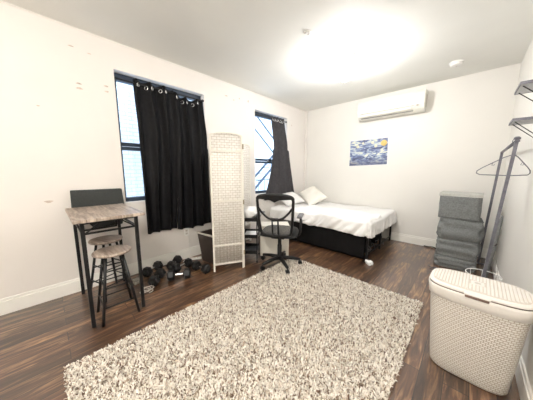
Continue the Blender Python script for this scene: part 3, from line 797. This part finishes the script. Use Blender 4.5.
# backrest frame: rounded trapezoid, leaning back a little
def bk(x, z):
    x = x * .84; z = .46 + (z - .46) * 1.07
    return Vector((x, -.235 - .07 * (z - .50) / .45 - .10 * (.06 - x * x) , RZ + z))
out = [(-.222, .50), (-.244, .60), (-.254, .72), (-.262, .84), (-.262, .89), (-.235, .925), (-.12, .944), (0, .948), (.12, .944), (.235, .925), (.262, .89), (.262, .84), (.254, .72), (.244, .60), (.222, .50), (.17, .472), (0, .462), (-.17, .472)]
def dens(pl, n=4, closed=True):
    res = []; N_ = len(pl)
    for i in range(N_ if closed else N_ - 1):
        p0, p1, p2, p3 = [Vector(pl[(i + d) % N_] if closed else pl[max(0, min(N_ - 1, i + d))]) for d in (-1, 0, 1, 2)]
        for k in range(n):
            t = k / n; res.append(.5 * ((2 * p1) + (p2 - p0) * t + (2 * p0 - 5 * p1 + 4 * p2 - p3) * t * t + (-p0 + 3 * p1 - 3 * p2 + p3) * t ** 3))
    if not closed: res.append(Vector(pl[-1]))
    return res
dd = dens(out)
MB().tube([bk(p.x, p.y) for p in dd], [.0175 + .004 * (p.y > .9) for p in dd], 8, closed=True).build('backrest_frame', M['black_plastic'], ch)
# top bar cap with dip in the middle
tp = MB()
def tpf(u, v):
    x = -.245 + .49 * u; e = 1 - (abs(x) / .245) ** 4; zt = .945 - .02 * (abs(x) / .245) ** 3
    zb = .888 - .022 * max(0, 1 - abs(x) / .07) - .012 * math.cos(abs(x) / .245 * PI) * 0 + .014 * (abs(x) / .245)
    z = zb + (zt - zb) * v; p = bk(x, z); return (p.x, p.y - .004, p.z)
tp.grid(tpf, 40, 4); o = tp.build('top_rail', M['black_plastic'], ch); mod(o, 'SOLIDIFY', thickness=.022, offset=0)
ms = MB()
def msf(u, v):
    z = .47 + v * .455
    hw = np.interp(z, [.46, .50, .60, .72, .84, .92], [.17, .217, .239, .249, .257, .235])
    p = bk((u * 2 - 1) * hw, z); return (p.x, p.y + .006, p.z)
ms.grid(msf, 20, 16); ms.build('back_mesh', M['mesh_fab'], ch)
# Y shaped brace: arc from both upper sides down to the centre, then two bars to the seat
arc = dens([(-.25, .80), (-.20, .745), (-.12, .685), (-.05, .663), (0, .66), (.05, .663), (.12, .685), (.20, .745), (.25, .80)], 4, False)
MB().tube([bk(p.x, p.y) + Vector((0, -.014, 0)) for p in arc], .0135, 8).build('back_brace', M['black_plastic'], ch)
for s in (-1, 1):
    MB().tube([bk(s * .043, .668) + Vector((0, -.018, 0)), bk(s * .043, .50) + Vector((0, -.02, 0)), Vector((s * .043, -.20, RZ + .425)), Vector((s * .043, -.12, RZ + .41))], [.010, .011, .013, .013], 8).build('back_bar', M['black_plastic'], ch)
for s in (-1, 1):
    a_ = dens([(s * .15, 0, RZ + .415), (s * .24, -.01, RZ + .42), (s * .275, -.03, RZ + .46), (s * .285, -.06, RZ + .55), (s * .285, -.04, RZ + .63), (s * .275, .0, RZ + .668)], 4, False)
    ar = MB().tube(a_, .017, 8).build('armrest', M['black_plastic'], ch)
    MB().box(s * .275 - .036, s * .275 + .036, -.12, .13, RZ + .668, RZ + .698, bev=.013).build('arm_pad', M['arm_grey'], ar)

# ------------------------------------------------------------ stacked fabric boxes
zc = 0
spec = [(.205, .175, .15, .02, 3, 'grey fabric storage box at the floor, lowest of the stack'),
        (.20, .17, .245, .03, -3, 'sagging grey fabric storage box, second from the floor in the stack'),
        (.205, .17, .28, .035, 2, 'grey fabric storage box with bulging side just below the top box'),
        (.205, .175, .325, .006, -2, 'neat grey fabric storage box with pale lid, topmost of the stack')]
for i, (a, b, h, bulge, rz, lab) in enumerate(spec):
    t = thing('storage_box', lab, 'storage box', (-.045 + (.0, .008, .012, -.012)[i], 3.83, zc), R(rz), 'stacked grey fabric boxes')
    body = MB()
    def bf(u, v, a=a, b=b, h=h, bulge=bulge, i=i):
        th = u * 2 * PI; c, s = math.cos(th), math.sin(th)
        e = .22; x = math.copysign(abs(c) ** e, c) * a; y = math.copysign(abs(s) ** e, s) * b
        w = math.sin(v * PI); n_ = noise.noise(Vector((c * 1.5, s * 1.5, v * 3 + i * 7)))
        k = 1 + bulge / a * (w * .5 + n_ * .9 * min(1, w + .3))
        return (x * k, y * k, v * (h - (.012 if i < 3 else .03)))
    body.grid(bf, 96, 14)
    n0 = 97
    body.f.append(list(range(0, 96))[::-1]); body.sm.append(False); body.mi.append(0)
    base_ = 14 * 97; body.f.append([base_ + k for k in range(96)]); body.sm.append(False); body.mi.append(0)
    body.build('body', M['fab_box'], t)
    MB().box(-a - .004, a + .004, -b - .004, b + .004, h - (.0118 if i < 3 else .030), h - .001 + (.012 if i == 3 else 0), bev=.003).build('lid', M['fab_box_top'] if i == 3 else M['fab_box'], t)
    zz = h * .72
    MB().tube([(-.05, -b - bulge - .001, zz), (-.045, -b - bulge - .012, zz - .008), (.045, -b - bulge - .012, zz - .008), (.05, -b - bulge - .001, zz)], .0035, 6).build('handle', M['fab_box'], t)
    zc += h

# ------------------------------------------------------------ clothes rack, hanger, folded stand, basket
rk = thing('garment_rack', 'dark grey metal garment rack leaning along the right wall', 'garment rack')
A0, A1, B0, B1 = Vector((.150, 2.60, .012)), Vector((.243, 2.60, 1.545)), Vector((.20, 4.10, .012)), Vector((.268, 4.03, 1.545))
MB().tube([A0, A1], .0105, 4, sq=True).build('post', M['grey_metal'], rk)
MB().tube([B0, B1], .0125, 4, sq=True).build('post', M['grey_metal'], rk)
MB().tube([A1 + Vector((0, -.02, -.012)), B1 + Vector((0, .02, -.012))], .014, 10).build('hanging_rail', M['grey_metal'], rk)
MB().lathe([(.019, 0), (.019, .014), (.01, .022)], (A1.x, A1.y, A1.z), 14).build('finial', M['grey_metal'], rk)
MB().tube([A0 + Vector((-.12, 0, 0)), A0 + Vector((.15, 0, 0))], .012, 8).build('foot', M['grey_metal'], rk)
MB().tube([B0 + Vector((-.0, 0, 0)), B0 + Vector((.10, 0, 0))], .012, 8).build('foot', M['grey_metal'], rk)
hg = MB(); yh = 2.655; zr_ = 1.533; hx = .243
hk = [(hx + .0 + .019 * math.cos(t), yh, zr_ + .004 + .019 * math.sin(t)) for t in [R(-20 + k * 17) for k in range(13)]]
hk = hk + [(hx - .005, yh, zr_ - .055), (hx, yh, zr_ - .10)]
han = thing('coat_hanger', 'empty grey wire hanger hooked on the near end of the garment rack', 'hanger', (0, 0, 0))
MB().tube(hk, .0028, 6).build('hook', M['grey_metal'], han)
xc = hx - .01
fr = [(xc, yh, zr_ - .10), (xc + .06, yh, zr_ - .13), (xc + .155, yh, zr_ - .205), (xc + .095 , yh, zr_ - .272)]
pts = [(0, -.10), (-.05, -.125), (-.175, -.215), (-.20, -.24), (-.198, -.262), (-.175, -.272), (0, -.277), (.07, -.272), (.088, -.262), (.09, -.24), (.07, -.18), (.03, -.125)]
# seen turned about its hook so it clears the wall
Mr = Matrix.Rotation(R(-14), 3, 'Z')
pts = [(0, -.10), (-.05, -.122), (-.17, -.205), (-.200, -.232), (-.203, -.252), (-.18, -.266), (0, -.272), (.18, -.266), (.203, -.252), (.200, -.232), (.17, -.205), (.05, -.122)]
rt = Matrix.Rotation(R(-62), 3, 'Z')
hangf = MB().tube([Vector((hx, yh, zr_)) + Matrix.Rotation(R(0), 3, 'Z') @ Vector((x * .49 if x > 0 else x, 0, z)) for x, z in pts], .0036, 6, closed=True)
hangf.build('hanger_frame', M['grey_metal'], han)
for x in (-.11, .05):
    MB().tube([Vector((hx + x, yh, zr_ - .165 if x < 0 else zr_ - .17)), Vector((hx + x - .006, yh, zr_ - .185)), Vector((hx + x + .006, yh, zr_ - .188)), Vector((hx + x + .010, yh, zr_ - .178))], .0022, 6).build('notch_loop', M['grey_metal'], han)

fb = thing('folded_stand', 'slim dark grey folded stand leaning between the fabric boxes and the right wall', 'folded stand', (0, 0, 0))
p0, p1 = Vector((.252, 3.54, .003)), Vector((.312, 3.56, .80))
MB().tube([p0, p0.lerp(p1, .5), p0.lerp(p1, .93), p1], [.012, .020, .014, .005], 8).build('cover', M['fab_box'], fb)
MB().tube([p0.lerp(p1, .55) + Vector((0, -.045, 0)), p0.lerp(p1, .55) + Vector((0.015, -.03, .02)), p0.lerp(p1, .55) + Vector((.01, .03, 0))], .006, 6).build('strap', M['black_plastic'], fb)

bs = thing('wire_basket', 'round white wire basket on the floor behind the hamper', 'basket', (.165, 2.66, 0))
w = MB()
for z, rad in ((.30, .125), (.17, .11), (.006, .09)):
    w.tube([(rad * math.cos(t), rad * math.sin(t), z) for t in [2 * PI * k / 32 for k in range(32)]], .0042 if z > .29 else .0025, 6, closed=True)
w.build('hoop', M['white_wire'], bs)
w = MB()
for k in range(8):
    t = 2 * PI * k / 8; w.tube([(.09 * math.cos(t), .09 * math.sin(t), .006), (.125 * math.cos(t), .125 * math.sin(t), .30)], .0025, 6)
w.build('upright_wire', M['white_wire'], bs)
bs.location = (.185, 2.86, 0); bs.scale = (1.0, 1.0, 1)

# wall shelves on the right wall
def wshelf(z, y0, y1, lab):
    t = thing('wall_shelf', lab, 'shelf', (XR, 0, z), group='small shelves on the right wall')
    x0 = -.150
    MB().box(x0 + .006, -.001, y0 + .006, y1 - .006, -.006, .004).build('board', M['shelf_board'], t)
    rm = MB(); rm.box(x0, x0 + .006, y0, y1, -.008, .012); rm.box(x0 + .006, 0, y0, y0 + .006, -.008, .012); rm.box(x0 + .006, 0, y1 - .006, y1, -.008, .012)
    rm.build('rim', M['grey_metal'], t)
    for y in (y0 + .05, y1 - .05): MB().tube([(x0 + .02, y, -.009), (-.006, y, -.13), (-.006, y, -.009)], .0035, 6).build('bracket', M['black_metal'], t)
wshelf(1.915, 2.40, 2.69, 'small grey wall shelf, the upper of two on the right wall')
wshelf(1.688, 2.54, 2.77, 'small grey wall shelf, the lower of two, above the garment rack')

# ------------------------------------------------------------ laundry hamper
hm = thing('laundry_hamper', 'large cream woven plastic laundry hamper with lid in the right foreground', 'laundry hamper', (.100, 1.805, 0))
def se(th, a, b, e=.55):
    c, s = math.cos(th), math.sin(th); return math.copysign(abs(c) ** e, c) * a, math.copysign(abs(s) ** e, s) * b
prof = [(0, .178, .112), (.012, .186, .119), (.10, .193, .124), (.3, .207, .135), (.505, .221, .147)]
def shell(prof, n=96, cap=True):
    m_ = MB()
    for z, a, b in prof:
        for k in range(n + 1):
            x, y = se(2 * PI * k / n, a, b); m_.v.append((x, y, z))
    for i in range(len(prof) - 1):
        for k in range(n): m_.f.append([i * (n + 1) + k, i * (n + 1) + k + 1, (i + 1) * (n + 1) + k + 1, (i + 1) * (n + 1) + k]); m_.sm.append(True); m_.mi.append(0)
    if cap: m_.f.append(list(range(n))[::-1]); m_.sm.append(False); m_.mi.append(0)
    return m_
n = 96
bm_ = shell(prof)
me = bpy.data.meshes.new('body'); me.from_pydata(bm_.v, [], bm_.f); me.update()
me.polygons.foreach_set('use_smooth', [True] * (len(bm_.f) - 1) + [False])
uvl = me.uv_layers.new(name='UVMap'); arc = [0]
for k in range(n):
    x0, y0 = se(2 * PI * k / n, .205, .135); x1, y1 = se(2 * PI * (k + 1) / n, .205, .135); arc.append(arc[-1] + math.hypot(x1 - x0, y1 - y0))
for poly in me.polygons:
    for li in poly.loop_indices:
        vi = me.loops[li].vertex_index; uvl.data[li].uv = (arc[vi % (n + 1)], me.vertices[vi].co.z)
me.materials.append(M['hamper'])
ob = bpy.data.objects.new('body', me); COL.objects.link(ob); ob.parent = hm
rim = shell([(.500, .222, .148), (.505, .230, .156), (.560, .236, .161), (.572, .236, .161), (.576, .232, .157)], cap=False)
rim.build('rim', M['hamper_lid'], hm, smooth_all=True)
gp = shell([(.574, .227, .152), (.582, .227, .152)], cap=False); gp.build('lid_gap', M['hamper_dark'], hm)
ld = shell([(.582, .231, .156), (.590, .232, .157), (.597, .226, .151), (.600, .215, .141)], cap=False)
k0 = 3 * 97; ld.f.append([k0 + k for k in range(96)]); ld.sm.append(False); ld.mi.append(0)
lid = ld.build('lid', M['hamper_lid'], hm)
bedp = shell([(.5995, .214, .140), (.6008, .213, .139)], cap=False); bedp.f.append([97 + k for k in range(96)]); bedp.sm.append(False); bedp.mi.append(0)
bedp.build('rib_bed', M['lid_shade'], lid)  # darker plate puts the shade of the slots between ribs into colour
rb = MB()
for k in range(-13, 14):
    x = k * .0155; 
    if abs(x) < .035: segs = [(-.118, -.035), (.035, .118)]
    else:
        yy = .128 * (1 - (abs(x) / .222) ** 3.2) ** .45; segs = [(-yy, yy)]
    for (a, b) in segs: rb.box(x - .0052, x + .0052, a, b, .5995, .6045, bev=.0015)
rb.build('lid_rib', M['hamper_lid'], lid)
MB().box(-.030, .030, -.030, .030, .6002, .603, bev=.001).build('plain_plate', M['hamper_lid'], lid)
MB().box(-.014, .014, -.012, .010, .6032, .604, bev=.0003).build('embossed_plate', M['bin_liner'], lid)
MB().box(-.050, .050, -.172, -.158, .567, .581, bev=.003).build('front_catch', M['hamper_dark'], hm)
MB().box(-.056, .056, -.176, -.150, .583, .594, bev=.004).build('finger_lip', M['hamper_lid'], lid)
hm.rotation_euler.z = R(-1.5)

# ------------------------------------------------------------ small things on the floor
lump('white_sock', 'small crumpled white sock on the floor by the foot of the bed', 'sock', (-.90, 3.02, 0), (.05, .035, .03), M['paper'], 31, R(-30), amp=.45)
pts = dens([(-.30, 3.56, .006), (-.25, 3.50, .006), (-.20, 3.47, .02), (-.235, 3.43, .008), (-.27, 3.46, .006), (-.23, 3.53, .006), (-.16, 3.50, .006), (-.08, 3.5, .006)], 5, False)
tag(MB().tube(pts, .005, 6).build('charging_cable', M['grey_metal']), 'short grey cable curled on the floor beside the fabric boxes', 'cable')
tag(MB().tube(dens([(-.46, 4.435, .012), (-.40, 4.42, .014), (-.33, 4.43, .02), (-.28, 4.40, .01), (-.22, 4.36, .01)], 5, False), .009, 6).build('black_cable', M['black_plastic']), 'short black cable lying along the back baseboard beside the fabric boxes', 'cable')
# floor power cord passing under the bin
